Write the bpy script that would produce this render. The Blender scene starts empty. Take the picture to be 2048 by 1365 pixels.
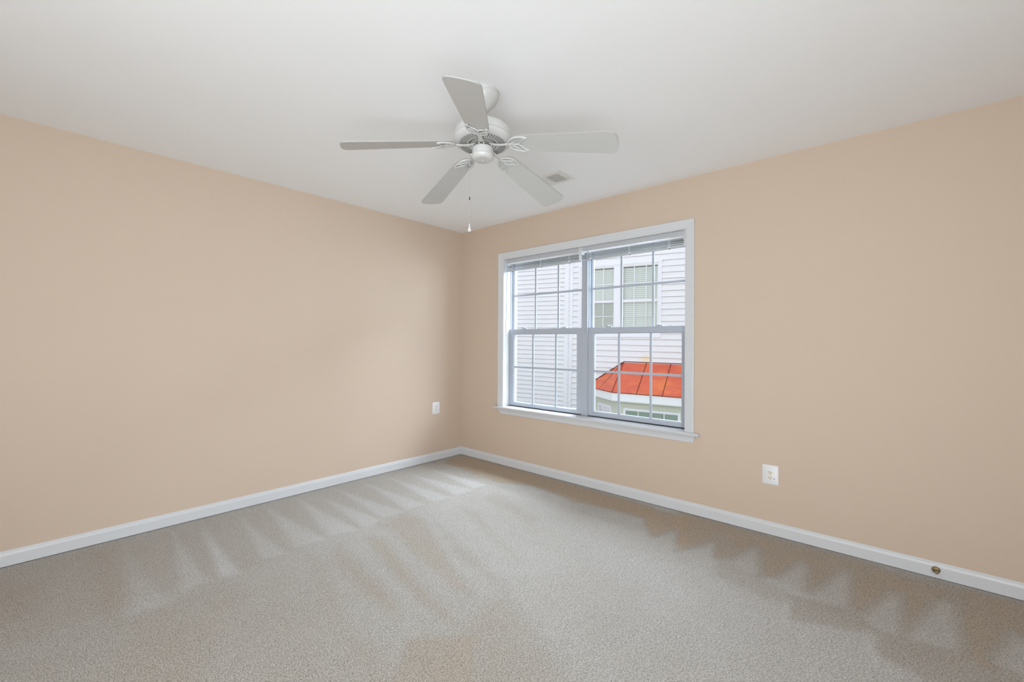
import bpy, bmesh, math, random
import numpy as np
from mathutils import Vector, Matrix
random.seed(7)
S = bpy.context.scene
C = S.collection
PI = math.pi

# ------------------------------------------------------------------ camera
F_PX, YAW, PIT, ROL = 867.63, 0.72811, 0.005668, 0.006032
CAM = Vector((3.6008, -3.2050, 1.2224))
Fv = Vector((-math.sin(YAW)*math.cos(PIT), math.cos(YAW)*math.cos(PIT), math.sin(PIT)))
Rv = Vector((math.cos(YAW), math.sin(YAW), 0)); Uv = Rv.cross(Fv)
R2 = Rv*math.cos(ROL)+Uv*math.sin(ROL); U2 = -Rv*math.sin(ROL)+Uv*math.cos(ROL)
cam = bpy.data.objects.new('camera', bpy.data.cameras.new('camera'))
cam.data.sensor_width = 36.0; cam.data.lens = F_PX*36/2048
cam.data.clip_start = 0.02; cam.data.clip_end = 200
cam.matrix_world = Matrix(((R2.x, U2.x, -Fv.x, CAM.x), (R2.y, U2.y, -Fv.y, CAM.y), (R2.z, U2.z, -Fv.z, CAM.z), (0, 0, 0, 1)))
C.objects.link(cam); S.camera = cam

# ------------------------------------------------------------------ render look
S.view_settings.view_transform = 'Standard'; S.view_settings.look = 'None'
S.view_settings.gamma = 1.0; S.view_settings.use_curve_mapping = False
S.view_settings.exposure = 0.10

# ------------------------------------------------------------------ sky and added fill lights
w = bpy.data.worlds.new('sky'); S.world = w; w.use_nodes = True
nt = w.node_tree; bg = nt.nodes['Background']
geo = nt.nodes.new('ShaderNodeTexCoord'); sep = nt.nodes.new('ShaderNodeSeparateXYZ')
nt.links.new(geo.outputs['Generated'], sep.inputs[0])
cr = nt.nodes.new('ShaderNodeValToRGB')
cr.color_ramp.elements[0].position = 0.0; cr.color_ramp.elements[0].color = (1.0, 0.99, 1.0, 1)
cr.color_ramp.elements[1].position = 0.9; cr.color_ramp.elements[1].color = (0.72, 0.84, 1.0, 1)
nt.links.new(sep.outputs['Z'], cr.inputs[0]); nt.links.new(cr.outputs[0], bg.inputs['Color'])
bg.inputs['Strength'].default_value = SKY = 1.25

def area(name, loc, target, sx, sy, power, col):
    l = bpy.data.lights.new(name, 'AREA'); l.shape = 'RECTANGLE'; l.size = sx; l.size_y = sy
    l.energy = power; l.color = col
    o = bpy.data.objects.new(name, l); o.location = loc
    o.rotation_euler = (Vector(target)-Vector(loc)).to_track_quat('-Z', 'Y').to_euler()
    C.objects.link(o); return o
# unseen fill panels added behind the camera and outside the window
area('rear_fill', (2.6, -4.58, 1.45), (1.2, 0, 1.5), 2.6, 1.7, 54, (0.89, 0.95, 1.0))  # added fill panel; the back wall has no window
area('side_fill', (4.93, -3.6, 1.25), (2.3, -1.3, 0.2), 1.5, 1.9, 58, (0.90, 0.958, 1.0))  # added panel to brighten the floor; the side wall has no doorway
area('ceiling_fill', (4.0, -3.7, 0.20), (0.6, -0.5, 2.0), 2.0, 1.6, 34, (0.885, 0.95, 1.0)).data.spread = math.radians(115)  # added upward panel that brightens the ceiling
area('window_fill_high', (1.6, 1.7, 3.5), (1.8, -1.8, 0.0), 2.6, 1.4, 420, (0.78, 0.89, 1.0))  # unseen panel added above the view, boosts window light on the floor
area('window_fill_low', (3.7, 1.5, 1.7), (0, -1.6, 1.2), 1.4, 1.4, 95, (0.70, 0.85, 1.0))  # unseen panel added outside to brighten the left wall

# ------------------------------------------------------------------ materials
def lin(c):
    return tuple((x/255/12.92 if x/255 <= .04045 else ((x/255+.055)/1.055)**2.4) for x in c)+(1,)
def mat(name, col, rough=.5, metal=0, spec=.5, bump=0, bscale=200, var=0, vscale=3, emis=None, trans=0, coat=0):
    m = bpy.data.materials.new(name); m.use_nodes = True; t = m.node_tree; b = t.nodes['Principled BSDF']
    c = lin(col); b.inputs['Base Color'].default_value = c
    b.inputs['Roughness'].default_value = rough; b.inputs['Metallic'].default_value = metal
    b.inputs['Specular IOR Level'].default_value = spec
    tc = t.nodes.new('ShaderNodeTexCoord')
    n = t.nodes.new('ShaderNodeTexNoise'); n.inputs['Scale'].default_value = vscale; n.inputs['Detail'].default_value = 4
    t.links.new(tc.outputs['Object'], n.inputs['Vector'])
    mx = t.nodes.new('ShaderNodeMix'); mx.data_type = 'RGBA'
    v = var if var else .012
    mx.inputs['A'].default_value = tuple(x*(1-v) for x in c[:3])+(1,)
    mx.inputs['B'].default_value = tuple(min(1, x*(1+v)) for x in c[:3])+(1,)
    t.links.new(n.outputs['Fac'], mx.inputs['Factor']); t.links.new(mx.outputs['Result'], b.inputs['Base Color'])
    if bump:
        n2 = t.nodes.new('ShaderNodeTexNoise'); n2.inputs['Scale'].default_value = bscale; n2.inputs['Detail'].default_value = 3
        t.links.new(tc.outputs['Object'], n2.inputs['Vector'])
        bp = t.nodes.new('ShaderNodeBump'); bp.inputs['Strength'].default_value = bump; bp.inputs['Distance'].default_value = .002
        t.links.new(n2.outputs['Fac'], bp.inputs['Height']); t.links.new(bp.outputs['Normal'], b.inputs['Normal'])
    if trans:
        tr = t.nodes.new('ShaderNodeBsdfTranslucent'); tr.inputs['Color'].default_value = c
        ms = t.nodes.new('ShaderNodeMixShader'); ms.inputs[0].default_value = trans
        t.links.new(b.outputs[0], ms.inputs[1]); t.links.new(tr.outputs[0], ms.inputs[2])
        t.links.new(ms.outputs[0], t.nodes['Material Output'].inputs['Surface'])
    return m
def glass(name, tint, refl=.06):
    m = bpy.data.materials.new(name); m.use_nodes = True; t = m.node_tree; t.nodes.remove(t.nodes['Principled BSDF'])
    a = t.nodes.new('ShaderNodeBsdfTransparent'); a.inputs[0].default_value = tint+(1,)
    g = t.nodes.new('ShaderNodeBsdfGlossy'); g.inputs['Roughness'].default_value = .02
    fr = t.nodes.new('ShaderNodeFresnel'); fr.inputs['IOR'].default_value = 1.45
    mu = t.nodes.new('ShaderNodeMath'); mu.operation = 'MULTIPLY'; mu.inputs[1].default_value = refl/.035
    t.links.new(fr.outputs[0], mu.inputs[0])
    ms = t.nodes.new('ShaderNodeMixShader')
    t.links.new(mu.outputs[0], ms.inputs[0]); t.links.new(a.outputs[0], ms.inputs[1]); t.links.new(g.outputs[0], ms.inputs[2])
    t.links.new(ms.outputs[0], t.nodes['Material Output'].inputs['Surface']); return m
WALL = (206, 187, 169)
M = dict(
 wall=mat('peach_wall_paint', WALL, .62, spec=.3, bump=.08, bscale=260),
 ceil=mat('white_ceiling_paint', (244, 245, 246), .8, spec=.2, bump=.05, bscale=150),
 trim=mat('white_trim_paint', (211, 213, 216), .32, spec=.5, bump=.03, bscale=90),
 vinyl=mat('white_window_vinyl', (176, 183, 194), .35),
 blind=mat('white_blind_metal', (200, 202, 203), .4),
 blindlit=mat('daylit_blind_white', (252, 252, 253), .3, trans=.55),  # daylight brightness put into the white of lip, brackets and cords
 fan=mat('white_fan_enamel', (200, 200, 198), .3),
 fanblade=mat('white_fan_blade', (194, 194, 192), .42),
 dark=mat('dark_gap', (40, 42, 46), .8),
 slot=mat('vent_shadow_slot', (52, 51, 48), .8),
 fanslot=mat('fan_vent_slot', (126, 125, 121), .8),
 rotor=mat('grey_rotor_metal', (158, 158, 155), .5, metal=.3, bump=.5, bscale=120),
 bladeedge=mat('blade_edge_shade', (166, 166, 163), .5),  # blade sides greyed to paint in their weaker light
 headrail=mat('grey_white_headrail', (186, 189, 193), .4),
 chain=mat('bead_chain_metal', (190, 188, 184), .35, metal=.4),
 conn=mat('dark_chain_connector', (90, 88, 85), .4, metal=.6),
 vent=mat('white_register_metal', (232, 231, 228), .4),
 plate=mat('white_outlet_plate', (232, 233, 235), .35),
 cream=mat('cream_receptacle', (232, 224, 206), .4),
 black=mat('receptacle_slot', (38, 32, 28), .7),
 blue=mat('blue_dot', (60, 120, 180), .5),
 brass=mat('aged_brass', (146, 130, 100), .4, metal=.6, var=.25, vscale=60),
 glass=glass('clear_window_glass', (.965, .975, .985), .03),
 siding=mat('white_vinyl_siding', (229, 228, 231), .55, bump=.05, bscale=60, var=.02),
 ntrim=mat('neighbor_white_trim', (230, 230, 235), .45),
 nglass=glass('green_tinted_glass', (.94, .975, .955), .12),
 nblind=mat('neighbor_window_blind', (230, 233, 228), .5),
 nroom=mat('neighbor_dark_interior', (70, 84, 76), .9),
 baywall=mat('cream_bay_trim', (205, 207, 194), .5),
 bayblind=mat('bay_window_shade', (150, 164, 150), .6),
 seam=mat('dark_roof_seam', (96, 38, 30), .5),
 gutter=mat('white_fascia', (236, 237, 240), .45),
 grass=mat('lawn', (120, 130, 95), .9, var=.2, vscale=8),
 outer=mat('own_house_siding', (205, 205, 208), .6),
)
# yellowish run-off stain on the siding above the roof
t = M['siding'].node_tree; b = t.nodes['Principled BSDF']; src = b.inputs['Base Color'].links[0].from_socket
tc = t.nodes.new('ShaderNodeTexCoord'); mp = t.nodes.new('ShaderNodeMapping'); mp.inputs['Location'].default_value = (-.47*5, 0, .29*8); mp.inputs['Scale'].default_value = (5, 0, 8)
ln = t.nodes.new('ShaderNodeVectorMath'); ln.operation = 'LENGTH'
t.links.new(tc.outputs['Object'], mp.inputs[0]); t.links.new(mp.outputs[0], ln.inputs[0])
r_ = t.nodes.new('ShaderNodeMapRange'); r_.inputs['From Min'].default_value = 1.0; r_.inputs['From Max'].default_value = .1; r_.inputs['To Max'].default_value = .55
t.links.new(ln.outputs['Value'], r_.inputs['Value'])
mx = t.nodes.new('ShaderNodeMix'); mx.data_type = 'RGBA'; mx.inputs['B'].default_value = lin((240, 206, 130))
t.links.new(r_.outputs[0], mx.inputs['Factor']); t.links.new(src, mx.inputs['A']); t.links.new(mx.outputs['Result'], b.inputs['Base Color'])
# copper roof: orange patina with blotches
m = bpy.data.materials.new('orange_copper_patina'); m.use_nodes = True; t = m.node_tree; b = t.nodes['Principled BSDF']
tc = t.nodes.new('ShaderNodeTexCoord'); mp = t.nodes.new('ShaderNodeMapping'); mp.inputs['Scale'].default_value = (1.6, 1.6, 3.5)
n = t.nodes.new('ShaderNodeTexNoise'); n.inputs['Scale'].default_value = 1.6; n.inputs['Detail'].default_value = 7; n.inputs['Roughness'].default_value = .62
cr = t.nodes.new('ShaderNodeValToRGB'); e = cr.color_ramp.elements
e[0].position = .32; e[0].color = lin((212, 92, 66)); e[1].position = .68; e[1].color = lin((236, 130, 72))
k = e.new(.5); k.color = lin((222, 106, 74))
t.links.new(tc.outputs['Object'], mp.inputs[0]); t.links.new(mp.outputs[0], n.inputs['Vector']); t.links.new(n.outputs['Fac'], cr.inputs[0])
t.links.new(cr.outputs[0], b.inputs['Base Color']); b.inputs['Roughness'].default_value = .45; b.inputs['Metallic'].default_value = .15
M['copper'] = m

# ------------------------------------------------------------------ helpers
def obj(name, bm, m, parent=None, kind=None, smooth=False, matrix=None):
    me = bpy.data.meshes.new(name); bmesh.ops.recalc_face_normals(bm, faces=bm.faces); bm.to_mesh(me); bm.free()
    ms = m if isinstance(m, (list, tuple)) else [m]
    for x in ms: me.materials.append(x)
    if smooth:
        for p in me.polygons: p.use_smooth = True
        try: me.set_sharp_from_angle(angle=math.radians(38))
        except Exception: pass
    o = bpy.data.objects.new(name, me); C.objects.link(o)
    if parent is not None: o.parent = parent
    if matrix is not None: o.matrix_local = matrix
    if kind: o['kind'] = kind
    return o
def thing(name, label, cat, loc=(0, 0, 0), group=None, kind=None, matrix=None):
    o = bpy.data.objects.new(name, None); C.objects.link(o); o.empty_display_size = .1
    if matrix is not None: o.matrix_world = matrix
    else: o.location = loc
    if label: o['label'] = label
    if cat: o['category'] = cat
    if group: o['group'] = group
    if kind: o['kind'] = kind
    return o
def copy_tree(o, parent=None):
    c = o.copy(); C.objects.link(c); c.parent = parent
    for ch in list(o.children): copy_tree(ch, c)
    return c
def box(bm, x0, x1, y0, y1, z0, z1, bev=0, mi=0):
    v = [bm.verts.new((x, y, z)) for x in (x0, x1) for y in (y0, y1) for z in (z0, z1)]
    fs = [bm.faces.new([v[i] for i in q]) for q in ((0,1,3,2),(4,6,7,5),(0,4,5,1),(2,3,7,6),(0,2,6,4),(1,5,7,3))]
    for f in fs: f.material_index = mi
    if bev:
        es = set(e for f in fs for e in f.edges)
        bmesh.ops.bevel(bm, geom=list(es), offset=bev, segments=2, affect='EDGES', profile=.6)
def newbox(name, a, m, parent=None, bev=0, **k):
    bm = bmesh.new(); box(bm, *a, bev=bev); return obj(name, bm, m, parent, **k)
def lathe(bm, prof, n=48, c=(0, 0, 0)):
    rings = []
    for r, z in prof:
        if r < 1e-6: rings.append([bm.verts.new((c[0], c[1], c[2]+z))])
        else: rings.append([bm.verts.new((c[0]+r*math.cos(2*PI*i/n), c[1]+r*math.sin(2*PI*i/n), c[2]+z)) for i in range(n)])
    for A, B in zip(rings, rings[1:]):
        for i in range(n):
            j = (i+1) % n
            if len(A) == 1 and len(B) == 1: continue
            if len(A) == 1: bm.faces.new((A[0], B[i], B[j]))
            elif len(B) == 1: bm.faces.new((A[i], B[0], A[j]))
            else: bm.faces.new((A[i], B[i], B[j], A[j]))
def tube(bm, pts, rx, ry=None, n=8, up=Vector((0, 0, 1))):
    ry = ry or rx; pts = [Vector(p) for p in pts]; rings = []
    for i, p in enumerate(pts):
        d = (pts[min(i+1, len(pts)-1)]-pts[max(i-1, 0)]).normalized()
        u = up if abs(d.dot(up)) < .95 else Vector((1, 0, 0))
        a = d.cross(u).normalized(); b = a.cross(d).normalized()
        sx = rx[i] if isinstance(rx, list) else rx; sy = ry[i] if isinstance(ry, list) else ry
        rings.append([bm.verts.new(p+a*sx*math.cos(2*PI*k/n)+b*sy*math.sin(2*PI*k/n)) for k in range(n)])
    for A, B in zip(rings, rings[1:]):
        for k in range(n): bm.faces.new((A[k], A[(k+1) % n], B[(k+1) % n], B[k]))
    bm.faces.new(rings[0][::-1]); bm.faces.new(rings[-1])
def prism(bm, pts, d0, d1, fn):
    """polygon pts (2D) extruded between depths d0..d1, fn maps (a,b,d) -> xyz"""
    A = [bm.verts.new(fn(a, b, d0)) for a, b in pts]; B = [bm.verts.new(fn(a, b, d1)) for a, b in pts]
    bm.faces.new(A[::-1]); bm.faces.new(B)
    for i in range(len(pts)):
        j = (i+1) % len(pts); bm.faces.new((A[i], A[j], B[j], B[i]))
def smooth_path(P, k=6):
    out = []
    for i in range(len(P)-1):
        p0 = P[max(i-1, 0)]; p1 = P[i]; p2 = P[i+1]; p3 = P[min(i+2, len(P)-1)]
        for s in range(k):
            t = s/k
            out.append(tuple(.5*((2*b)+(c-a)*t+(2*a-5*b+4*c-d)*t*t+(-a+3*b-3*c+d)*t**3) for a, b, c, d in zip(p0, p1, p2, p3)))
    out.append(tuple(P[-1])); return out

# ------------------------------------------------------------------ room shell
W, L, H = 5.0, 4.65, 2.44
XJ0, XJ1, ZS, ZT = .632, 2.437, .588, 2.066        # window opening
TW = .20                                              # wall thickness
# floor: carpet with vacuum marks (nap direction) and painted light balance, stored per vertex
NAP = [[0.48, 0.03, [[0.188, -2.805], [1.023, -2.891], [1.058, -2.83], [1.063, -2.735], [0.423, -2.801]]], [0.7, 0.02, [[0.126, -2.565], [0.975, -2.685], [0.964, -2.579]]], [0.7, 0.02, [[0.198, -2.409], [0.995, -2.523], [1.011, -2.441]]], [0.7, 0.02, [[0.214, -2.2], [0.936, -2.311], [0.961, -2.195]]], [0.74, 0.02, [[0.257, -2.442], [0.963, -2.512], [0.986, -2.451]]], [0.74, 0.02, [[0.139, -2.012], [0.925, -2.128], [0.946, -1.952]]], [0.74, 0.02, [[0.079, -1.78], [0.919, -1.921], [0.975, -1.753]]], [0.74, 0.02, [[0.23, -1.64], [0.99, -1.709], [0.935, -1.568]]], [0.74, 0.02, [[0.108, -1.474], [0.927, -1.541], [0.932, -1.376]]], [0.74, 0.02, [[0.148, -1.231], [0.912, -1.338], [0.933, -1.182]]], [0.74, 0.02, [[0.153, -1.002], [0.925, -1.107], [0.951, -0.953]]], [0.74, 0.02, [[0.225, -0.815], [0.947, -0.889], [0.962, -0.709]]], [0.74, 0.02, [[0.262, -0.59], [0.935, -0.684], [0.954, -0.538]]], [0.6, 0.02, [[0.166, -0.404], [0.934, -0.364], [0.861, -0.286]]], [-0.75, 0.03, [[1.02, -1.62], [0.974, -1.393], [1.137, -1.348], [1.72, -1.614], [2.065, -1.757], [1.944, -1.765], [1.462, -1.687], [1.169, -1.605]]], [-0.85, 0.03, [[1.108, -1.776], [1.189, -1.702], [1.691, -1.848], [2.023, -1.921], [2.173, -1.954], [1.983, -1.957], [1.628, -1.905]]], [-0.78, 0.04, [[1.081, -1.935], [1.456, -1.983], [1.798, -2.016], [1.951, -2.101], [1.622, -2.093], [1.205, -2.04]]], [-0.5, 0.03, [[1.075, -1.263], [1.314, -1.35], [1.767, -1.479], [2.074, -1.574], [2.083, -1.603], [1.718, -1.548]]], [-0.45, 0.03, [[1.15, -1.042], [1.308, -1.012], [2.015, -1.344], [1.809, -1.294]]], [-0.4, 0.03, [[1.164, -0.779], [1.147, -0.61], [1.736, -0.832], [1.767, -0.935]]], [-0.35, 0.04, [[1.013, -2.122], [1.207, -2.083], [1.803, -2.262], [1.96, -2.306], [1.727, -2.291]]], [-0.78, 0.02, [[2.086, -2.149], [2.28, -1.955], [2.531, -2.194], [2.318, -2.387], [2.181, -2.241]]], [-0.5, 0.05, [[2.107, -1.569], [2.201, -1.864], [2.208, -1.989], [2.283, -1.958], [2.485, -1.763], [2.306, -1.698]]], [-0.45, 0.05, [[2.298, -1.956], [2.52, -1.779], [2.725, -1.901], [2.477, -2.126]]], [-0.7, 0.06, [[1.947, -2.322], [2.012, -2.275], [2.138, -2.3], [2.009, -2.355]]], [-0.78, 0.05, [[2.147, -2.36], [2.184, -2.278], [2.26, -2.322], [2.168, -2.405]]], [-0.5, 0.06, [[0.043, -2.987], [0.082, -2.826], [0.902, -2.882], [1.129, -2.954], [0.425, -2.966]]], [-0.55, 0.06, [[0.097, -3.379], [0.444, -3.134], [0.732, -3.183], [0.696, -3.348]]], [-0.5, 0.05, [[1.107, -2.91], [1.037, -2.662], [1.021, -2.536], [1.246, -2.472], [1.465, -2.65], [1.892, -2.84], [1.738, -2.979]]], [-1.5, 0.032, [[0.153, -0.343], [-0.003, -0.008], [0.929, -0.036], [1.916, -0.063], [1.958, -0.298], [1.72, -0.353], [1.378, -0.3], [1.216, -0.296], [0.999, -0.416], [0.669, -0.403]]], [-1.5, 0.032, [[1.916, -0.063], [2.21, -0.066], [2.337, -0.411], [2.281, -0.298], [2.125, -0.298], [1.941, -0.313]]], [-1.5, 0.032, [[2.208, -0.088], [2.469, -0.09], [2.602, -0.516], [2.526, -0.3], [2.438, -0.558], [2.337, -0.411]]], [-1.5, 0.032, [[2.405, -0.012], [2.7, -0.024], [2.811, -0.549], [2.758, -0.326], [2.693, -0.499], [2.623, -0.643]]], [-1.5, 0.032, [[2.7, -0.024], [2.921, -0.023], [2.968, -0.22], [2.955, -0.218], [2.893, -0.524], [2.82, -0.565]]], [-1.5, 0.032, [[2.921, -0.023], [3.195, -0.026], [3.22, -0.273], [3.19, -0.276], [3.123, -0.584], [3.052, -0.616]]], [-1.5, 0.032, [[3.195, -0.026], [3.39, -0.033], [3.4, -0.179], [3.385, -0.215], [3.278, -0.617], [3.254, -0.621]]], [-1.5, 0.032, [[3.39, -0.033], [3.604, -0.048], [3.613, -0.275], [3.569, -0.37], [3.485, -0.649], [3.434, -0.647]]], [-1.5, 0.032, [[3.604, -0.048], [3.751, -0.051], [3.802, -0.159], [3.773, -0.273], [3.74, -0.286], [3.624, -0.712], [3.616, -0.726]]], [-1.5, 0.032, [[3.751, -0.051], [4.121, -0.022], [4.04, -0.522], [3.969, -0.371], [3.855, -0.757], [3.793, -0.699], [3.802, -0.159]]], [-0.8624999999999999, 0.02, [[3.199, -0.707], [3.286, -0.681], [3.429, -0.66], [3.487, -0.678], [3.518, -0.781], [3.436, -0.841], [3.236, -0.936]]], [-0.8624999999999999, 0.02, [[3.522, -0.756], [3.672, -0.734], [3.783, -0.714], [3.949, -0.724], [3.999, -0.769], [3.759, -1.032], [3.538, -0.953]]], [-0.5175, 0.02, [[2.815, -0.546], [3.054, -0.605], [3.193, -0.712], [3.208, -0.837], [2.879, -0.764]]], [0.7, 0.02, [[3.514, -0.825], [3.533, -0.935], [3.54, -1.031], [3.497, -0.893]]], [0.7, 0.015, [[3.195, -0.799], [3.209, -0.786], [3.237, -0.979], [3.22, -0.95]]], [0.7, 0.012, [[3.552, -0.04], [3.691, -0.065], [3.839, -0.087], [3.826, -0.118], [3.678, -0.118], [3.553, -0.084]]]]
def nap_shade_field(X, Y):
    V = np.zeros_like(X)
    # light pile and streaks mid-room; near floor darkened, right lightened to balance the lighting
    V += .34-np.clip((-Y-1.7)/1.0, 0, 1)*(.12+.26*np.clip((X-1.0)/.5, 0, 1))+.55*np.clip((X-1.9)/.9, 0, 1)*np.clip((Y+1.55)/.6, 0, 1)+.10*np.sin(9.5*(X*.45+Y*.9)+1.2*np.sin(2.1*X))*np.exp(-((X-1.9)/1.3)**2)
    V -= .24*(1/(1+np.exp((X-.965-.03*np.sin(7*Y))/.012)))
    for wgt, soft, P in NAP:
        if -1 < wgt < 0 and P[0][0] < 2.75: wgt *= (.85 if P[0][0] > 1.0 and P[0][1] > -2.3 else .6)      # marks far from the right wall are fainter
        P = np.array(P); n = len(P); ins = np.zeros(X.shape, bool); D = np.full(X.shape, 9.0)
        for i in range(n):
            a = P[i]; b = P[(i+1) % n]; ab = b-a
            tt = np.clip(((X-a[0])*ab[0]+(Y-a[1])*ab[1])/max(1e-9, ab@ab), 0, 1)
            D = np.minimum(D, np.hypot(X-a[0]-tt*ab[0], Y-a[1]-tt*ab[1]))
            c = ((a[1] > Y) != (b[1] > Y))
            with np.errstate(divide='ignore', invalid='ignore'):
                xi = a[0]+(Y-a[1])*(b[0]-a[0])/(b[1]-a[1]) if b[1] != a[1] else np.full(X.shape, 1e9)
            ins ^= c & (X < xi)
        sd = np.where(ins, D, -D); V += wgt*np.clip(.5+sd/(2*soft), 0, 1)
    return np.clip(V, -1, 1.2)
nx, ny = 400, 372
xs = np.linspace(0, W, nx); ys = np.linspace(-L, 0, ny); X, Y = np.meshgrid(xs, ys)
co = np.stack([X.ravel(), Y.ravel(), np.zeros(X.size)], 1)
I = np.arange(X.size).reshape(ny, nx); q = np.stack([I[:-1, :-1].ravel(), I[:-1, 1:].ravel(), I[1:, 1:].ravel(), I[1:, :-1].ravel()], 1)
me = bpy.data.meshes.new('floor'); me.vertices.add(len(co)); me.vertices.foreach_set('co', co.ravel())
me.loops.add(q.size); me.loops.foreach_set('vertex_index', q.ravel()); me.polygons.add(len(q))
me.polygons.foreach_set('loop_start', np.arange(len(q))*4); me.update(calc_edges=True); me.validate()
at = me.attributes.new('nap', 'FLOAT', 'POINT'); at.data.foreach_set('value', nap_shade_field(X, Y).ravel().astype(np.float32))
fl = bpy.data.objects.new('floor', me); fl['kind'] = 'structure'; C.objects.link(fl)
m = bpy.data.materials.new('beige_cut_pile_carpet'); m.use_nodes = True; t = m.node_tree; b = t.nodes['Principled BSDF']
tc = t.nodes.new('ShaderNodeTexCoord'); A = t.nodes.new('ShaderNodeAttribute'); A.attribute_name = 'nap'
mr = t.nodes.new('ShaderNodeMapRange'); mr.inputs['From Min'].default_value = -1; mr.inputs['From Max'].default_value = 1.2
nz = t.nodes.new('ShaderNodeTexNoise'); nz.inputs['Scale'].default_value = 7; nz.inputs['Detail'].default_value = 5
t.links.new(tc.outputs['Object'], nz.inputs['Vector'])
nm = t.nodes.new('ShaderNodeMath'); nm.operation = 'MULTIPLY_ADD'; nm.inputs[1].default_value = .5; nm.inputs[2].default_value = -.25
t.links.new(nz.outputs['Fac'], nm.inputs[0])
ad = t.nodes.new('ShaderNodeMath'); ad.operation = 'ADD'; t.links.new(A.outputs['Fac'], ad.inputs[0]); t.links.new(nm.outputs[0], ad.inputs[1])
t.links.new(ad.outputs[0], mr.inputs['Value'])
cr = t.nodes.new('ShaderNodeValToRGB'); e = cr.color_ramp.elements
e[0].position = 0; e[0].color = lin((198, 179, 157)); e[1].position = 1; e[1].color = lin((212, 211, 209))
k0 = e.new(.28); k0.color = lin((190, 181, 170))
k = e.new(.5); k.color = lin((194, 189, 182))
t.links.new(mr.outputs[0], cr.inputs[0])
tn = t.nodes.new('ShaderNodeTexNoise'); tn.inputs['Scale'].default_value = 160; tn.inputs['Detail'].default_value = 4; tn.inputs['Roughness'].default_value = .72; tn.inputs['Distortion'].default_value = .6
mp = t.nodes.new('ShaderNodeMapping'); mp.inputs['Rotation'].default_value = (0, 0, .5); mp.inputs['Scale'].default_value = (1, 1.6, 1)
t.links.new(tc.outputs['Object'], mp.inputs[0]); t.links.new(mp.outputs[0], tn.inputs['Vector'])
c2 = t.nodes.new('ShaderNodeValToRGB'); f = c2.color_ramp.elements
f[0].position = .41; f[0].color = (.42, .41, .385, 1); f[1].position = .58; f[1].color = (1.03, 1.03, 1.03, 1)
t.links.new(tn.outputs['Fac'], c2.inputs[0])
mu = t.nodes.new('ShaderNodeMix'); mu.data_type = 'RGBA'; mu.blend_type = 'MULTIPLY'; mu.inputs['Factor'].default_value = 1
t.links.new(cr.outputs[0], mu.inputs['A']); t.links.new(c2.outputs[0], mu.inputs['B']); t.links.new(mu.outputs['Result'], b.inputs['Base Color'])
bp = t.nodes.new('ShaderNodeBump'); bp.inputs['Strength'].default_value = .7; bp.inputs['Distance'].default_value = .005
t.links.new(tn.outputs['Fac'], bp.inputs['Height']); t.links.new(bp.outputs['Normal'], b.inputs['Normal'])
b.inputs['Roughness'].default_value = .95; b.inputs['Specular IOR Level'].default_value = .1
b.inputs['Sheen Weight'].default_value = .15
me.materials.append(m)

newbox('ceiling', (-TW, W+TW, -L-TW, TW, H, H+.12), M['ceil'], kind='structure')
newbox('wall_left', (-TW, 0, -L-TW, TW, -.1, H), M['wall'], kind='structure')
newbox('wall_side', (W, W+TW, -L-TW, TW, -.1, H), M['wall'], kind='structure')
newbox('wall_back', (0, W, -L-TW, -L, -.1, H), M['wall'], kind='structure')
bm = bmesh.new()
# window wall: ring of faces round the opening, with reveal, outer face in siding
ox0, ox1, oz0, oz1 = XJ0-.012, XJ1+.012, ZS-.03, ZT+.012
for x0, x1, z0, z1 in ((0, ox0, -.1, H), (ox1, W, -.1, H), (ox0, ox1, -.1, oz0), (ox0, ox1, oz1, H)):
    box(bm, x0, x1, 0, TW, z0, z1)
obj('wall_right', bm, M['wall'], kind='structure')
# baseboards: profile extruded
HB = .0852
def base_profile(): return [(0, .004), (.012, .004), (.012, HB-.024), (.0105, HB-.018), (.0085, HB-.012), (.0075, HB-.004), (.005, HB), (0, HB)]
def baseboard(name, fn, d0, d1):
    bm = bmesh.new(); prism(bm, base_profile(), d0, d1, fn); return obj(name, bm, M['trim'], kind='structure')
baseboard('baseboard_left', lambda a, z, d: (a, d, z), -L, 0)
baseboard('baseboard_right', lambda a, z, d: (d, -a, z), 0, W)
baseboard('baseboard_side', lambda a, z, d: (W-a, d, z), -L, 0)
baseboard('baseboard_back', lambda a, z, d: (d, -L+a, z), 0, W)

# ------------------------------------------------------------------ window_1
win = thing('window_1', 'white twin double-hung window with grilles in the peach wall', None, (XJ0, 0, ZS), kind='structure')
def wobj(name, bm, m, parent=None, **k):
    o = obj(name, bm, m, parent or win, **k)
    if parent is None: o.location = (-XJ0, 0, -ZS)
    return o
# casing: mitred moulding on left, top, right
prof = [(0, 0), (0, .018), (.004, .020), (.010, .0185), (.016, .0165), (.030, .0150), (.044, .0125), (.050, .0110), (.056, .0105), (.060, .0085), (.060, 0)]
cx0, cx1, cz1 = .565, 2.503, 2.132
bm = bmesh.new(); secs = []
for (x, z, sx, sz) in ((cx0, ZS, 1, 0), (cx0, cz1, 1, -1), (cx1, cz1, -1, -1), (cx1, ZS, -1, 0)):
    secs.append([bm.verts.new((x+sx*a, -d, z+sz*a)) for a, d in prof])
for A_, B_ in zip(secs, secs[1:]):
    for i in range(len(prof)-1): bm.faces.new((A_[i], A_[i+1], B_[i+1], B_[i]))
bm.faces.new(secs[0]); bm.faces.new(secs[-1][::-1])
wobj('casing', bm, M['trim'])
bm = bmesh.new()       # stool with rounded nose
prism(bm, [(.0, ZS), (.10, ZS), (.10, ZS-.02), (0, ZS-.02)], .632, 2.437, lambda a, b_, d: (d, a, b_))
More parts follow.
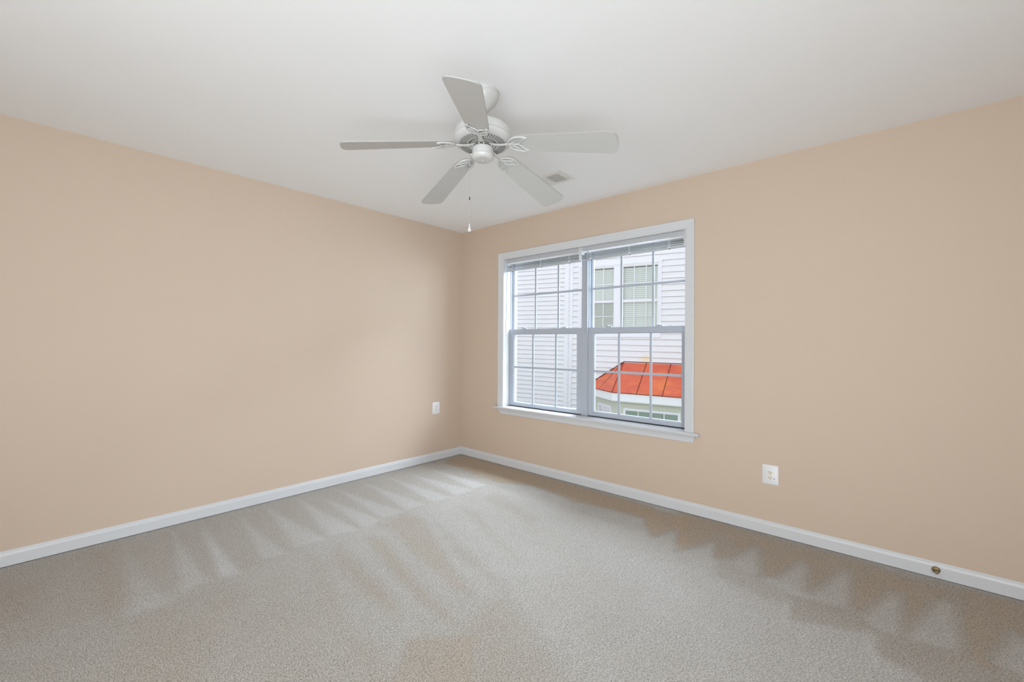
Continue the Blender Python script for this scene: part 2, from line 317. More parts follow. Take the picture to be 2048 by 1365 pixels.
prism(bm, [(-.045, ZS-.012), (-.048, ZS-.008), (-.048, ZS-.004), (-.045, ZS), (-.0001, ZS), (-.0001, ZS-.02), (-.040, ZS-.02), (-.045, ZS-.017)], .527, 2.545, lambda a, b_, d: (d, a, b_))
wobj('stool', bm, M['trim'])
bm = bmesh.new(); secs = []       # apron, cove profile with returned ends
ap = [(0, ZS-.02, .022), (.010, ZS-.024, .022), (.016, ZS-.034, .018), (.028, ZS-.046, .014), (.040, ZS-.056, .012), (.046, ZS-.066, .011), (.052, ZS-.072, .010)]
def apsec(x, s):
    out = []
    for inset, z, d in ap: out.append((x+s*inset*.75, -d, z))
    return out
A_ = [bm.verts.new(q_) for q_ in apsec(.562, 1)]; B_ = [bm.verts.new(q_) for q_ in apsec(2.520, -.62)]
A0 = [bm.verts.new((q_[0], 0, q_[2])) for q_ in apsec(.562, 1)]; B0 = [bm.verts.new((q_[0], 0, q_[2])) for q_ in apsec(2.520, -.62)]
for i in range(len(ap)-1):
    bm.faces.new((A_[i], A_[i+1], B_[i+1], B_[i])); bm.faces.new((A0[i], A_[i], A_[i+1], A0[i+1])[::-1]); bm.faces.new((B_[i], B0[i], B0[i+1], B_[i+1]))
bm.faces.new((A0[0], B0[0], B_[0], A_[0])); bm.faces.new((A0[-1], A_[-1], B_[-1], B0[-1]))
wobj('apron', bm, M['trim'])
bm = bmesh.new()       # jamb liner: left, right, head + outer frame
box(bm, XJ0-.012, XJ0, -.008, TW, ZS, ZT+.012); box(bm, XJ1, XJ1+.012, -.008, TW, ZS, ZT+.012); box(bm, XJ0, XJ1, -.008, TW, ZT, ZT+.012)
box(bm, XJ0, XJ1, .1005, TW, ZS-.03, ZS+.006)
wobj('jamb', bm, M['trim'])
bm = bmesh.new()       # dark strip painting in the shade of the gap under the lower sashes
for x0, x1 in ((XJ0+.003, 1.4965), (1.5595, XJ1-.003)): box(bm, x0, x1, .0895, .1003, ZS+.0002, .5965)
wobj('sash_gap_shade', bm, M['dark'])
bm = bmesh.new()       # vinyl tracks beside the upper sashes
for x0, x1 in ((XJ0, XJ0+.006), (1.490, 1.498), (1.558, 1.566), (XJ1-.006, XJ1)):
    box(bm, x0, x1, .100, .112, 1.366, ZT); box(bm, x0, x1, .118, .128, ZS+.006, ZT)
for x0, x1 in ((XJ0, 1.498), (1.558, XJ1)): box(bm, x0, x1, .115, .165, 2.055, ZT)
wobj('track', bm, M['vinyl'])
bm = bmesh.new(); box(bm, 1.4965, 1.5595, .084, .175, ZS+.002, ZT, bev=.002); wobj('mullion', bm, M['vinyl'])
def sash(x0, x1, z0, z1, y0, y1, st, rt, rb, ms, mz, lower):
    bm = bmesh.new(); gx0, gx1, gz0, gz1 = x0+st, x1-st, z0+rb, z1-rt
    def ring(a0, a1, c0, c1, y): return [bm.verts.new(v) for v in ((a0, y, c0), (a1, y, c0), (a1, y, c1), (a0, y, c1))]
    gy = (y0+y1)/2
    R = [ring(x0, x1, z0, z1, y1), ring(x0, x1, z0, z1, y0+.002), ring(x0+.002, x1-.002, z0+.002, z1-.002, y0), ring(gx0-.009, gx1+.009, gz0-.006, gz1+.006, y0),
         ring(gx0-.007, gx1+.007, gz0-.005, gz1+.005, y0+.003), ring(gx0, gx1, gz0, gz1, y0+.010), ring(gx0, gx1, gz0, gz1, y1)]
    for P_, Q_ in zip(R+[], R[1:]+[R[0]]):
        for i in range(4): bm.faces.new((P_[i], P_[(i+1) % 4], Q_[(i+1) % 4], Q_[i]))
    s = wobj('sash', bm, M['vinyl'])
    bm = bmesh.new()
    for x in ms: box(bm, x-.0095, x+.0095, gy-.004, gy+.004, gz0, gz1, bev=.0018)
    box(bm, gx0, gx1, gy-.0042, gy+.0042, mz-.0095, mz+.0095, bev=.0018)
    obj('grille', bm, M['vinyl'], s)
    bm = bmesh.new(); v = [bm.verts.new(q_) for q_ in ((gx0, gy, gz0), (gx1, gy, gz0), (gx1, gy, gz1), (gx0, gy, gz1))]; bm.faces.new(v)
    obj('pane', bm, M['glass'], s)
    return s
def sash_lock(s, x, flip):
    bm = bmesh.new()
    z = 1.366; y = .103
    prism(bm, [(-.026, 0), (-.030, .004), (-.022, .008), (.022, .008), (.030, .004), (.026, 0)], y-.010, y+.010, lambda a, b_, d: (x+a, d, z+b_))
    lathe(bm, [(0, .008), (.011, .008), (.010, .015), (.006, .018), (0, .018)], 16, (x, y, z))
    f_ = flip
    tube(bm, smooth_path([(x+f_*.004, y-.002, z+.014), (x+f_*.016, y-.006, z+.017), (x+f_*.028, y-.010, z+.019), (x+f_*.036, y-.012, z+.016)], 4), .0035, .0025, 8)
    obj('sash_lock', bm, M['vinyl'], s, smooth=True)
s1 = sash(.6355, 1.4955, .5955, 1.366, .088, .122, .0575, .054, .040, (.928, 1.204), .985, True)
s2 = sash(1.5605, 2.4335, .5955, 1.366, .088, .122, .0575, .054, .040, (1.852, 2.130), .985, True)
s3 = sash(.639, 1.492, 1.325, 2.056, .128, .156, .017, .022, .036, (.928, 1.203), 1.710, False)
s4 = sash(1.566, 2.431, 1.325, 2.056, .128, .156, .017, .022, .036, (1.853, 2.131), 1.710, False)
sash_lock(s1, .825, -1); sash_lock(s1, 1.300, 1); sash_lock(s2, 1.755, 1); sash_lock(s2, 2.20, -1)
for s_, tilt in ((s1, .79), (s1, 1.36), (s2, 1.70), (s2, 2.29)):      # little tilt latches
    bm = bmesh.new(); box(bm, tilt-.012, tilt+.012, .094, .112, 1.366, 1.3695, bev=.001); obj('tilt_latch', bm, M['vinyl'], s_)

# ------------------------------------------------------------------ raised mini blinds
def blind(x0, x1, wand_x, wand_dx, label):
    b_ = thing('mini_blind', label, 'blind', ((x0+x1)/2, .03, 2.066), 'raised mini blinds in the window')
    Lc = Matrix.Translation(-Vector(((x0+x1)/2, .03, 2.066)))
    P_ = lambda name, bm, m, **k: obj(name, bm, m, b_, matrix=Lc, **k)
    bm = bmesh.new(); box(bm, x0, x1, .022, .060, 2.030, 2.0655, bev=.002); P_('headrail', bm, M['headrail'])
    bm = bmesh.new(); box(bm, x0, x1, .0185, .022, 2.011, 2.0275, bev=.001); P_('light_band', bm, M['blindlit'])  # white strip added for the bright band of light under the headrail
    bm = bmesh.new()
    random.seed(int(x0*100))
    for i in range(7):      # stacked slats, slightly uneven
        z = 1.962+i*.0068; dz = random.uniform(-.0012, .0012); y = .020+random.uniform(0, .004)
        v = []
        for x in (x0+.006, x1-.008):
            for yy, h in ((y, 0), (y+.006, .0022), (y+.0125, .003), (y+.019, .0022), (y+.025, 0)):
                v.append(bm.verts.new((x, yy, z+h+(dz if x > x0+.1 else -dz))))
        for j in range(4): bm.faces.new((v[j], v[j+1], v[j+6], v[j+5]))
    P_('slats', bm, M['blind'], smooth=True)
    bm = bmesh.new(); box(bm, x0+.005, x1-.007, .021, .046, 1.945, 1.9565, bev=.003); P_('bottom_rail', bm, M['headrail'])
    for f_ in (.10, .5, .86):
        x = x0+(x1-x0)*f_; bm = bmesh.new()
        for dx in (-.006, .006): tube(bm, [(x+dx, .0185, 2.03), (x+dx, .0180, 1.99), (x+dx, .0188, 1.950)], .0012, n=6)
        box(bm, x-.009, x+.009, .0175, .0215, 1.950, 1.962, bev=.001)
        P_('ladder_cord', bm, M['blindlit'])
        bm = bmesh.new(); lathe(bm, [(0, -.004), (.004, -.003), (.0045, .002), (0, .002)], 10, (x+.004, .024, 1.9435)); P_('cord_plug', bm, M['dark'])
    for x, wd in ((x1-.010, .020), (x0+.002, .004)):
        bm = bmesh.new(); box(bm, x-wd/2, x+wd/2, .012, .062, 2.003, 2.0655, bev=.0015)
        if wd > .01: box(bm, x-.005, x+.005, .0125, .024, 1.952, 2.006, bev=.001)
        P_('mounting_bracket', bm, M['blindlit'])
    bm = bmesh.new()
    tube(bm, [(wand_x, .016, 2.035), (wand_x, .010, 2.028), (wand_x, .009, 2.018)], .0022, n=8)
    tube(bm, [(wand_x, .009, 2.02), (wand_x+wand_dx, .012, 1.29)], .0038, n=6)
    P_('tilt_wand', bm, M['vinyl'])
    if wand_dx:
        bm = bmesh.new()
        tube(bm, smooth_path([(wand_x-.022, .018, 2.03), (wand_x-.024, .013, 1.9), (wand_x-.030, .012, 1.6), (wand_x-.034, .013, 1.38)], 4), .0013, n=6)
        P_('lift_cord', bm, M['vinyl'])
    return b_
blind(XJ0+.004, 1.528, .668, -.022, 'left white mini blind pulled fully up, above the window with siding view')
blind(1.534, XJ1-.004, 1.600, 0.0, 'right white mini blind pulled fully up, above the window showing the orange roof')

# ------------------------------------------------------------------ ceiling fan
FX, FY = 2.092, -1.735
fan = thing('ceiling_fan', 'white five-blade ceiling fan with a pull chain hanging from the ceiling', 'ceiling fan', (FX, FY, H))
up = Vector((-.021, .033, 1)).normalized()
tiltM = Vector((0, 0, 1)).rotation_difference(up).to_matrix().to_4x4()
PV = .27                                               # pivot height below the ceiling
T0 = Matrix.Translation((0, 0, -PV)) @ tiltM @ Matrix.Translation((0, 0, PV))
bm = bmesh.new(); lathe(bm, [(0, 0), (.079, 0), (.079, -.008), (.0765, -.012), (.0775, -.016), (.0775, -.024), (.0735, -.036), (.064, -.050), (.050, -.064), (.036, -.078), (.028, -.089), (.020, -.092), (0, -.092)], 64)
obj('canopy', bm, M['fan'], fan, smooth=True)
bm = bmesh.new(); lathe(bm, [(0, -.086), (.022, -.088), (.024, -.096), (.020, -.104), (.013, -.108), (.0125, -.160), (.028, -.162), (.030, -.172), (0, -.172)], 32)
obj('downrod', bm, M['fan'], fan, smooth=True)
Z = lambda z: z-H
bm = bmesh.new(); lathe(bm, [(0, Z(2.282)), (.05, Z(2.281)), (.095, Z(2.276)), (.122, Z(2.266)), (.133, Z(2.255)), (.1365, Z(2.242)), (.138, Z(2.2175)), (.1355, Z(2.2165)), (.1355, Z(2.2140)), (.1405, Z(2.2130)), (.1400, Z(2.204)), (.134, Z(2.196)), (.122, Z(2.189)), (.118, Z(2.1875)), (.070, Z(2.186)), (.068, Z(2.190)), (.067, Z(2.205)), (0, Z(2.205))], 96)
obj('motor_housing', bm, M['fan'], fan, smooth=True, matrix=T0)
bm = bmesh.new()        # radial vent slots in the underside
for i in range(50):
    a = 2*PI*i/50; ca, sa = math.cos(a), math.sin(a); r0, r1, hw = .077, .113, .0019
    v = [bm.verts.new((r*ca-s*sa*hw, r*sa+s*ca*hw, Z(z))) for z in (2.1850, 2.1872) for r, s in ((r0, -1), (r1, -1.5), (r1, 1.5), (r0, 1))]
    for q_ in ((0, 1, 2, 3), (7, 6, 5, 4), (0, 4, 5, 1), (1, 5, 6, 2), (2, 6, 7, 3), (3, 7, 4, 0)): bm.faces.new([v[j] for j in q_])
obj('vent_slots', bm, M['fanslot'], fan, matrix=T0)
bm = bmesh.new(); lathe(bm, [(0, Z(2.200)), (.062, Z(2.200)), (.062, Z(2.186)), (.056, Z(2.182)), (.030, Z(2.180)), (.030, Z(2.166)), (0, Z(2.166))], 48)
obj('flywheel', bm, M['rotor'], fan, smooth=True, matrix=T0)
bm = bmesh.new(); lathe(bm, [(0, Z(2.172)), (.046, Z(2.171)), (.0505, Z(2.167)), (.0512, Z(2.160)), (.0512, Z(2.134)), (.054, Z(2.131)), (.054, Z(2.126)), (.050, Z(2.118)), (.042, Z(2.112)), (.036, Z(2.1105)), (.004, Z(2.1100)), (.003, Z(2.107)), (0, Z(2.107))], 64)
obj('switch_housing', bm, M['fan'], fan, smooth=True, matrix=T0)
# blade outline (r, half width)
out = [(.142, .000), (.146, .022), (.158, .037), (.178, .0475), (.21, .0525), (.26, .0555), (.34, .059), (.45, .064), (.55, .068), (.606, .070), (.626, .068), (.640, .060), (.6475, .044), (.651, .022), (.652, 0)]
droop = math.atan2(2.169-2.087, .642-.15)
def blade_mesh():
    bm = bmesh.new(); P_ = smooth_path(out, 4); pts = [(r, max(s, 0)) for r, s in P_]+[(r, -s) for r, s in P_[-2:0:-1]]
    prism(bm, pts, 0, .0055, lambda a, b_, d: (a-.15, b_, d))
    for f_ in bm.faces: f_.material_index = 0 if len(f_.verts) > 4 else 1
    return bm
def bracket_mesh():
    bm = bmesh.new(); z = -.005
    def strip(pts, w0=.0048, th=.0028): 
        P_ = smooth_path([(r-.15, s, z) for r, s in pts], 6); tube(bm, P_, w0, th*1.5, n=8)
    strip([(.236, -.041), (.215, -.049), (.185, -.047), (.158, -.036), (.140, -.016), (.136, 0), (.140, .016), (.158, .036), (.185, .047), (.215, .049), (.226, .042)], .0046)
    strip([(.236, -.041), (.222, -.036), (.208, -.026), (.198, -.010), (.190, 0), (.198, .010), (.206, .024), (.216, .036), (.226, .042)], .0034)
    strip([(.136, 0), (.165, 0), (.190, 0)], .0065)
    strip([(.186, -.044), (.180, -.030), (.168, -.016), (.150, -.006)], .0036)
    strip([(.186, .044), (.180, .030), (.168, .016), (.150, .006)], .0036)
    for r, s in ((.190, 0), (.212, .040), (.218, -.042)): lathe(bm, [(0, z-.0045), (.004, z-.004), (.0048, z-.001), (0, z)], 12, (r-.15, s, 0))
    return bm
def arm_mesh():
    bm = bmesh.new()
    P_ = smooth_path([(.040, 0, Z(2.183)), (.060, 0, Z(2.177)), (.085, 0, Z(2.172)), (.115, 0, Z(2.169)), (.142, 0, Z(2.167))], 6)
    n_ = len(P_); tube(bm, P_, [.019-.010*min(1, i/(n_*.6)) for i in range(n_)], [.0042]*n_, n=10)
    for s in (-.011, .011): lathe(bm, [(0, Z(2.168)), (.0035, Z(2.169)), (.0045, Z(2.172)), (0, Z(2.177))], 12, (.052, s, 0))
    return bm
blade0 = arm0 = br0 = None
for k_ in range(5):
    a = math.radians(20.95+72*k_); Rz = Matrix.Rotation(a, 4, 'Z')
    MB = T0 @ Rz @ Matrix.Translation((.15, 0, Z(2.169))) @ Matrix.Rotation(droop, 4, 'Y') @ Matrix.Rotation(-.2107, 4, 'X')
    if k_ == 0:
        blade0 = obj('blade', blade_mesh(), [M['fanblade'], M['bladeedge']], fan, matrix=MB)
        br0 = obj('blade_bracket', bracket_mesh(), M['fan'], blade0, smooth=True)
        arm0 = obj('blade_arm', arm_mesh(), M['fan'], fan, smooth=True, matrix=T0 @ Rz)
    else:
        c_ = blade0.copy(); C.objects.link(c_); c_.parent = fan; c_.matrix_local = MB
        d_ = br0.copy(); C.objects.link(d_); d_.parent = c_
        c_ = arm0.copy(); C.objects.link(c_); c_.parent = fan; c_.matrix_local = T0 @ Rz
# pull chain: beads, connector, bell fob
px_, py_ = -.0465, -.0405
pc = bmesh.new()
z = 2.139
while z > 1.80:
    bmesh.ops.create_icosphere(pc, subdivisions=1, radius=.0017, matrix=Matrix.Translation((px_, py_, Z(z)))); z -= .0042
tube(pc, [(px_, py_, Z(2.14)), (px_, py_, Z(1.80))], .0006, n=5)
tube(pc, [(px_*.8, py_*.8, Z(2.141)), (px_, py_, Z(2.141)), (px_, py_, Z(2.135))], .003, n=8)
chn = obj('pull_chain', pc, M['chain'], fan)
bm = bmesh.new(); lathe(bm, [(0, Z(1.934)), (.0028, Z(1.932)), (.0034, Z(1.925)), (.0028, Z(1.918)), (0, Z(1.916))], 10, (px_, py_, 0)); obj('chain_connector', bm, M['conn'], chn, smooth=True)
bm = bmesh.new(); lathe(bm, [(0, Z(1.803)), (.003, Z(1.802)), (.0036, Z(1.795)), (.0050, Z(1.785)), (.0078, Z(1.776)), (.0088, Z(1.770)), (.0070, Z(1.764)), (0, Z(1.763))], 20, (px_, py_, 0)); obj('chain_fob', bm, M['fan'], chn, smooth=True)

# ------------------------------------------------------------------ ceiling vent
vent = thing('ceiling_vent', 'white metal ceiling air register with dark slots near the window wall', 'vent', (1.715, -.63, H))
Lv = Matrix.Translation((-1.715, .63, -H))
bm = bmesh.new()
vx0, vx1, vy0, vy1 = 1.600, 1.832, -.735, -.525
g1 = (1.676, 1.786, -.692, -.556); g2 = (1.622, 1.664, -.692, -.556)
zt, zb = H, H-.006
# plate ring with two openings, built from strips
for x0, x1, y0, y1 in ((vx0+.006, g2[0], vy0+.006, vy1-.006), (g2[1], g1[0], vy0+.006, vy1-.006), (g1[1], vx1-.006, vy0+.006, vy1-.006), (g2[0], g2[1], vy0+.006, g1[2]), (g2[0], g2[1], g1[3], vy1-.006), (g1[0], g1[1], vy0+.006, g1[2]), (g1[0], g1[1], g1[3], vy1-.006)):
    box(bm, x0, x1, y0, y1, zb, zt-.001)
box(bm, vx0, vx1, vy0, vy0+.006, zb+.003, zt-.0005); box(bm, vx0, vx1, vy1-.006, vy1, zb+.003, zt-.0005)
box(bm, vx0, vx0+.006, vy0+.006, vy1-.006, zb+.003, zt-.0005); box(bm, vx1-.006, vx1, vy0+.006, vy1-.006, zb+.003, zt-.0005)
obj('frame', bm, M['vent'], vent, matrix=Lv)
bm = bmesh.new(); box(bm, g1[0], g1[1], g1[2], g1[3], zt-.0012, zt-.0004); box(bm, g2[0], g2[1], g2[2], g2[3], zt-.0012, zt-.0004); obj('duct_opening', bm, M['slot'], vent, matrix=Lv)
for i in range(9):
    bm = bmesh.new(); x = g1[0]+.012*i+.004
    box(bm, x, x+.0040, g1[2], g1[3], zb+.0005, zt-.0014)
    for y in np.linspace(g1[2], g1[3], 5)[1:-1]: box(bm, x-.002, x+.002, y-.0012, y+.0012, zb+.001, zt-.0014)
    obj('louver', bm, M['vent'], vent, matrix=Lv)
bm = bmesh.new()
for i in range(11):
    y = g2[2]+.0124*i+.001; box(bm, g2[0], g2[1], y, y+.0095, zb+.0005, zt-.0014)
obj('side_louvers', bm, M['vent'], vent, matrix=Lv)
for x, y in ((1.808, -.585), (1.61, -.675)):
    bm = bmesh.new(); lathe(bm, [(0, zb-.0018), (.003, zb-.0014), (.004, zb), (0, zb+.001)], 12, (x, y, 0)); obj('screw', bm, M['rotor'], vent, matrix=Lv)
bm = bmesh.new(); box(bm, 1.792, 1.80, -.672, -.652, zb-.006, zb+.001, bev=.001); obj('damper_lever', bm, M['vent'], vent, matrix=Lv)

# ------------------------------------------------------------------ outlets
def outlet(label, MW, dot):
    o = thing('wall_outlet', label, 'outlet', matrix=MW, group='wall outlets')      # local: x right, z up, -y out of the wall
    bm = bmesh.new(); w_, h_ = .0455, .062
    v = []
    for s, y in ((1, 0), (1, -.002), (.93, -.0055)):
        ww, hh, r_ = w_*1 if s == 1 else w_-.004, h_ if s == 1 else h_-.004, .006
        ring = []
        for cx_, cz_, a0 in ((ww-r_, hh-r_, 0), (-ww+r_, hh-r_, 90), (-ww+r_, -hh+r_, 180), (ww-r_, -hh+r_, 270)):
            for d in (0, 30, 60, 90): ring.append(bm.verts.new((cx_+r_*math.cos(math.radians(a0+d)), y, cz_+r_*math.sin(math.radians(a0+d)))))
        v.append(ring)
    for A_, B_ in zip(v, v[1:]):
        for i in range(16): bm.faces.new((A_[i], A_[(i+1) % 16], B_[(i+1) % 16], B_[i]))
    bm.faces.new(v[-1]); bm.faces.new(v[0])
    obj('cover_plate', bm, M['plate'], o, smooth=True)
    for zc in (.0105+.003, -.0105-.012+.004):
        bm = bmesh.new(); pts = []
        for i in range(28):
            a = 2*PI*i/28; x = .0135*math.cos(a); z_ = max(-.0105, min(.0105, .0135*math.sin(a))); pts.append((x, z_+zc))
        prism(bm, pts, -.0055, -.0078, lambda a, b_, d: (a, d, b_))
        r_ = obj('receptacle', bm, M['cream'], o)
        bm = bmesh.new()
        for x, h in ((-.006, .0040), (.006, .0034)): box(bm, x-.0012, x+.0012, -.0080, -.0076, zc+.001, zc+.001+2*h)
        prism(bm, [(.0024*math.cos(2*PI*i/12), zc-.0062+.0024*math.sin(2*PI*i/12)) for i in range(12)], -.0080, -.0076, lambda a, b_, d: (a, d, b_))
        obj('slots', bm, M['black'], r_)
    bm = bmesh.new(); prism(bm, [(.0022*math.cos(2*PI*i/12), -.0025+.0022*math.sin(2*PI*i/12)) for i in range(12)], -.0055, -.0066, lambda a, b_, d: (a, d, b_)); obj('screw', bm, M['plate'], o)
    if dot:
        bm = bmesh.new(); prism(bm, [(.023+.0030*math.cos(2*PI*i/14), -.022+.0034*math.sin(2*PI*i/14)) for i in range(14)], -.0055, -.0062, lambda a, b_, d: (a, d, b_)); q_ = obj('dot_sticker', bm, M['blue'], o); q_['label'] = 'small blue dot'
    return o
outlet('white outlet with a small blue dot, low on the right wall beyond the window', Matrix.Translation((2.983, 0, .385)), True)
outlet('small white outlet on the left wall close to the room corner', Matrix.Translation((0, -.350, .545)) @ Matrix.Rotation(PI/2, 4, 'Z'), False)

# ------------------------------------------------------------------ door stop
ds = thing('door_stop', 'small brass door stop stub screwed into the white baseboard at right', 'door stop', (3.748, -.012, .047))
Mx = Matrix.Rotation(PI/2, 4, 'X')
bm = bmesh.new(); lathe(bm, [(0, 0), (.0165, 0), (.0175, .003), (.0150, .008), (.0095, .012), (0, .013)], 32); obj('base_flange', bm, M['brass'], ds, smooth=True, matrix=Mx)
bm = bmesh.new(); lathe(bm, [(0, .010), (.0085, .011), (.0065, .018), (.0062, .034), (.0075, .036), (.0070, .044), (.0030, .047), (0, .047)], 24); obj('stem', bm, M['brass'], ds, smooth=True, matrix=Mx)

# ------------------------------------------------------------------ outside: ground and the neighboring house
newbox('ground', (-14, 14, TW, 16, -2.6, -2.5), M['grass'], kind='structure')
th = math.radians(11.1); tl = math.radians(-.7)
u0 = Vector((math.cos(th), math.sin(th), 0)); n0 = Vector((math.sin(th), -math.cos(th), 0)); z0 = Vector((0, 0, 1))
uu = u0*math.cos(tl)+z0*math.sin(tl); vv = -u0*math.sin(tl)+z0*math.cos(tl)
O_ = Vector((-.874, 5.53, 1.2))
HM = Matrix(((uu.x, n0.x, vv.x, O_.x), (uu.y, n0.y, vv.y, O_.y), (uu.z, n0.z, vv.z, O_.z), (0, 0, 0, 1)))   # local: u, out, v
house = thing('neighboring_house', 'white vinyl-sided neighboring house with a bay window seen through the glass', 'house', matrix=HM)
def hob(name, bm, m, parent=None, **k): return obj(name, bm, m, parent or house, **k)
def siding(bm, u_0, u_1, v0, v1, cs, ph):
    k0 = math.floor((v0-ph)/cs); z = ph+k0*cs
    while z < v1-1e-6:
        a, b_ = max(z, v0), min(z+cs, v1)
        if b_-a > 1e-4:
            f_ = lambda q_: .020*(1-(q_-z)/cs)+.001
            h_ = b_-a
            prof_ = [(a, -.011), (a+.001, -.011), (a+.0045, f_(a)-.003), (a+.0046, f_(a)), (a+h_*.52, f_(a)*.62+.001), (a+h_*.56, f_(a)*.36+.001), (b_-.003, .001), (b_, -.011)]
            prev = None
            for zz, d in prof_:
                cur = (bm.verts.new((u_0, d, zz)), bm.verts.new((u_1, d, zz)))
                if prev: bm.faces.new((prev[0], prev[1], cur[1], cur[0]))
                prev = cur
        z += cs
# openings of the big twin window
WX0, WX1, WZ0, WZ1 = -1.08, .74, .187, 1.79
bm = bmesh.new(); cs = .1284; ph = .0005
for a in ((-1.235, WX0, -2.6, 4.4), (WX1, 5.2, -2.6, 4.4), (WX0, WX1, -2.6, WZ0), (WX0, WX1, WZ1, 4.4)): siding(bm, *a, cs, ph)
hob('siding', bm, M['siding'])
bm = bmesh.new(); siding(bm, -7.5, -1.447, -2.6, 4.4, .1077, -.051); hob('siding', bm, M['siding'])
bm = bmesh.new(); box(bm, -7.6, 5.3, -.30, -.20, -3.7, 4.4); hob('wall_core', bm, M['siding'])
bm = bmesh.new()       # two back-to-back corner posts with a nailing slot between
box(bm, -1.447, -1.338, -.01, .022, -2.6, 4.4, bev=.004); box(bm, -1.325, -1.300, -.01, .014, -2.6, 4.4); box(bm, -1.300, -1.232, -.01, .030, -2.6, 4.4, bev=.004)
hob('corner_post', bm, M['ntrim'])
bm = bmesh.new()
cp = [(-.012, -2.6)]
for i in range(62): z = -2.55+i*.1077; cp += [(.002, z), (.020, z+.001), (.020, z+.084), (.002, z+.085)]
prism(bm, cp+[(-.012, 4.15)], -1.3375, -1.3255, lambda a, b_, d: (d, a, b_))
hob('slotted_strip', bm, M['ntrim'])
# twin window with grilles and blinds
nw = None
bm = bmesh.new()
def ringbox(bm, a0, a1, c0, c1, w_, d0, d1, wb=None, wt=None):
    wb = w_ if wb is None else wb; wt = w_ if wt is None else wt
    box(bm, a0, a0+w_, d0, d1, c0, c1); box(bm, a1-w_, a1, d0, d1, c0, c1); box(bm, a0+w_, a1-w_, d0, d1, c0, c0+wb); box(bm, a0+w_, a1-w_, d0, d1, c1-wt, c1)
ringbox(bm, WX0-.018, WX1+.018, WZ0-.015, WZ1+.015, .035, -.02, .028)
ringbox(bm, WX0+.016, WX1-.016, WZ0+.02, WZ1-.02, .04, -.05, .014)
box(bm, -.262, -.080, -.05, .018, WZ0+.02, WZ1-.02, bev=.003)
nw = hob('twin_window', bm, M['ntrim'])
for (a0, a1) in ((-1.024, -.262), (-.080, .684)):
    for (c0, c1, dz) in ((.245, .985, -.040), (.945, 1.735, -.015)):
        bm = bmesh.new(); ringbox(bm, a0, a1, c0, c1, .018, dz-.02, dz+.006, wb=.035 if c0 < .5 else .052, wt=.045 if c0 < .5 else .02)
        zc = .637 if c0 < .5 else 1.357
        for f_ in (1/3, 2/3): x = a0+(a1-a0)*f_; box(bm, x-.009, x+.009, dz-.006, dz+.002, c0, c1)
        box(bm, a0, a1, dz-.006, dz+.002, zc-.009, zc+.009)
        hob('neighbor_sash', bm, M['ntrim'], nw)
        bm = bmesh.new(); bm.faces.new([bm.verts.new(q_) for q_ in ((a0, dz-.007, c0), (a1, dz-.007, c0), (a1, dz-.007, c1), (a0, dz-.007, c1))]); hob('neighbor_pane', bm, M['nglass'], nw)
    bm = bmesh.new(); tiltf = .9 if a0 > -.5 else .35
    z = .27
    while z < 1.66:
        pt = .043 if tiltf > .5 else .032
        v = [bm.verts.new(q_) for q_ in ((a0, -.078, z), (a1, -.078, z), (a1, -.084, z+pt-.004*tiltf), (a0, -.084, z+pt-.004*tiltf))]
        bm.faces.new(v); z += .043 if tiltf > .5 else .032
    box(bm, a0, a1, -.12, -.075, 1.665, 1.70)
    hob('neighbor_blind', bm, M['nblind'], nw)
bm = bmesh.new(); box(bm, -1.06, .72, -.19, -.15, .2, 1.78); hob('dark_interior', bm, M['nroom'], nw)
# bay: walls, fascia, copper roof
EV, AV = -.958, -.376           # eave and apex heights
LA, RA = -.014, 1.474           # apex corners on the wall
hl, hr, ed = -.023, 1.483, .80  # front eave corners and depth
wl, wr = -.88, 2.34             # where the side eaves meet the wall
roof = bmesh.new()
P3 = lambda u_, n_, v_: (u_, n_, v_)
a_ = [roof.verts.new(q_) for q_ in (P3(LA, .012, AV), P3(RA, .012, AV), P3(hr, ed, EV), P3(hl, ed, EV), P3(wl, .012, EV), P3(wr, .012, EV))]
roof.faces.new((a_[0], a_[3], a_[2], a_[1])); roof.faces.new((a_[0], a_[4], a_[3])); roof.faces.new((a_[1], a_[2], a_[5]))
b2 = [roof.verts.new((q_.co.x, q_.co.y, q_.co.z-.012)) for q_ in a_]
roof.faces.new((b2[0], b2[1], b2[2], b2[3])); roof.faces.new((b2[0], b2[3], b2[4])); roof.faces.new((b2[1], b2[5], b2[2]))
for i, j in ((0, 1), (1, 5), (5, 2), (2, 3), (3, 4), (4, 0)): roof.faces.new((a_[i], a_[j], b2[j], b2[i]))
rf = hob('bay_roof', roof, M['copper'])
bm = bmesh.new()
def seam(p, q_, h=.010, w_=.0055):
    p = Vector(p); q_ = Vector(q_); tube(bm, [p+Vector((0, 0, h*.6)), q_+Vector((0, 0, h*.6))], w_, h, n=6)
for s in (.476, .97): seam((s, .02, AV-.002), (s-.004, ed, EV))
seam((LA, .012, AV), (hl, ed, EV)); seam((RA, .012, AV), (hr, ed, EV))
seam((LA-.01, .012, AV-.005), (-.434, .401, EV)); seam((RA+.01, .012, AV-.005), (1.894, .401, EV))
seam((LA, .012, AV+.004), (RA, .012, AV+.004), .014, .012); seam((LA, .012, AV+.004), (wl, .012, EV), .014, .012); seam((RA, .012, AV+.004), (wr, .012, EV), .014, .012)
seam((wl, .02, EV-.004), (hl, ed+.003, EV-.004), .006, .006); seam((hl, ed+.003, EV-.004), (hr, ed+.003, EV-.004), .006, .006); seam((hr, ed+.003, EV-.004), (wr, .02, EV-.004), .006, .006)
hob('roof_seam', bm, M['seam'], rf)
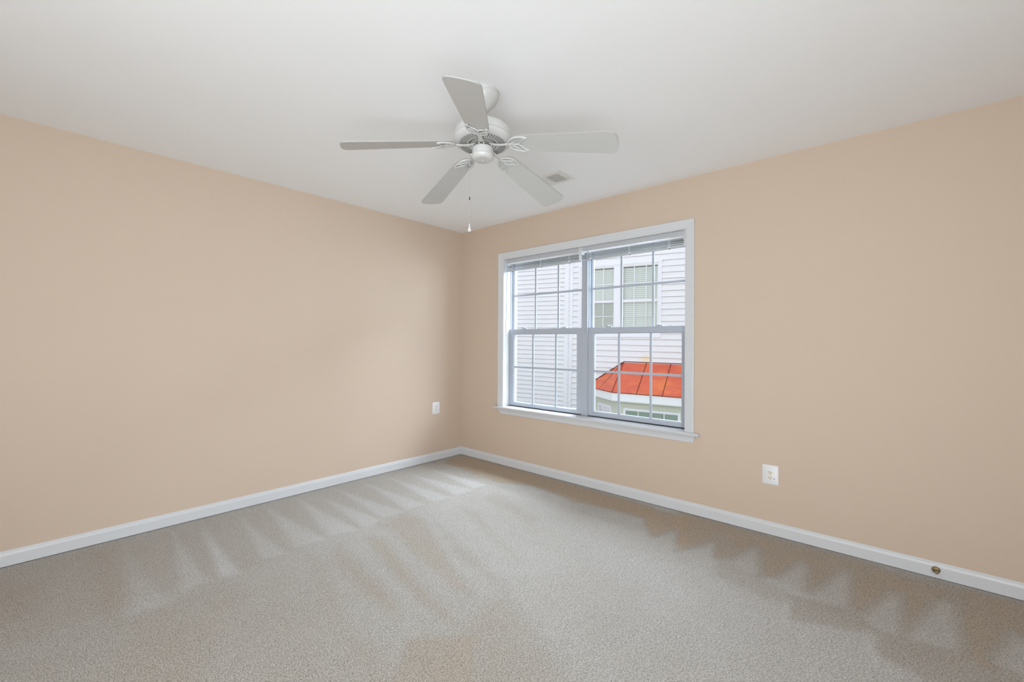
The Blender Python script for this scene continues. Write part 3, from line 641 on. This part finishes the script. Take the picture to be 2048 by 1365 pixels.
def bayring(bm, inset, z_0, z_1, d=.0):
    k2 = inset*.414
    pts = [(wl+inset*1.414, 0.0), (hl+k2, ed-inset), (hr-k2, ed-inset), (wr-inset*1.414, 0.0)]
    prism(bm, pts, z_0, z_1, lambda a, b_, d_: (a, b_, d_))
bm = bmesh.new(); bayring(bm, .012, EV-.168, EV-.012); bayring(bm, .035, EV-.185, EV-.168); hob('fascia', bm, M['gutter'])
bm = bmesh.new(); bayring(bm, .14, EV-.30, EV-.185); hob('frieze_board', bm, M['baywall'])
bm = bmesh.new(); bayring(bm, .15, -3.6, EV-.30); hob('bay_wall', bm, M['baywall'])
# bay windows: front and the left slanted side
def bay_window(c0, dirv, a0, a1, z_0, z_1, nm):
    d_ = Vector(dirv).normalized(); nn = Vector((d_.y*-1, d_.x, 0)); nn = -nn if nn.y < 0 else nn
    mt = Matrix(((d_.x, nn.x, 0, c0[0]), (d_.y, nn.y, 0, c0[1]), (0, 0, 1, 0), (0, 0, 0, 1)))
    bm = bmesh.new(); ringbox(bm, a0-.05, a1+.05, z_0, z_1+.04, .045, .0, .022); f_ = obj('bay_window', bm, M['ntrim'], house, matrix=mt)
    bm = bmesh.new(); box(bm, a0-.005, a1+.005, .001, .004, z_0+.045, z_1-.005); obj('bay_blind', bm, M['bayblind'], f_)
    bm = bmesh.new(); bm.faces.new([bm.verts.new(q_) for q_ in ((a0-.005, .012, z_0+.045), (a1+.005, .012, z_0+.045), (a1+.005, .012, z_1-.005), (a0-.005, .012, z_1-.005))]); obj('bay_pane', bm, M['nglass'], f_)
    bm = bmesh.new()
    for s in range(1, nm+1): x = a0+(a1-a0)*s/(nm+1); box(bm, x-.009, x+.009, .008, .018, z_0+.045, z_1-.005)
    obj('bay_grille', bm, M['ntrim'], f_)
bay_window((0, ed-.15), (1, 0, 0), .231, 1.229, -2.75, -1.315, 3)
sl = (wl+.15*1.414, 0.0); sr = (hl+.15*.414, ed-.15)
dl = Vector((sr[0]-sl[0], sr[1]-sl[1], 0)); ln = dl.length
bay_window(sl, dl, ln*.5-.235, ln*.5+.235, -2.75, -1.315, 1)
# small stains: run-off on the siding above the roof
bm = bmesh.new()

# our own house: outer cladding below, so daylight between the houses bounces as it should
bm.free()
newbox('wall_outer', (-6, 9, TW+.001, TW+.05, -2.5, -.1), M['outer'], kind='structure')
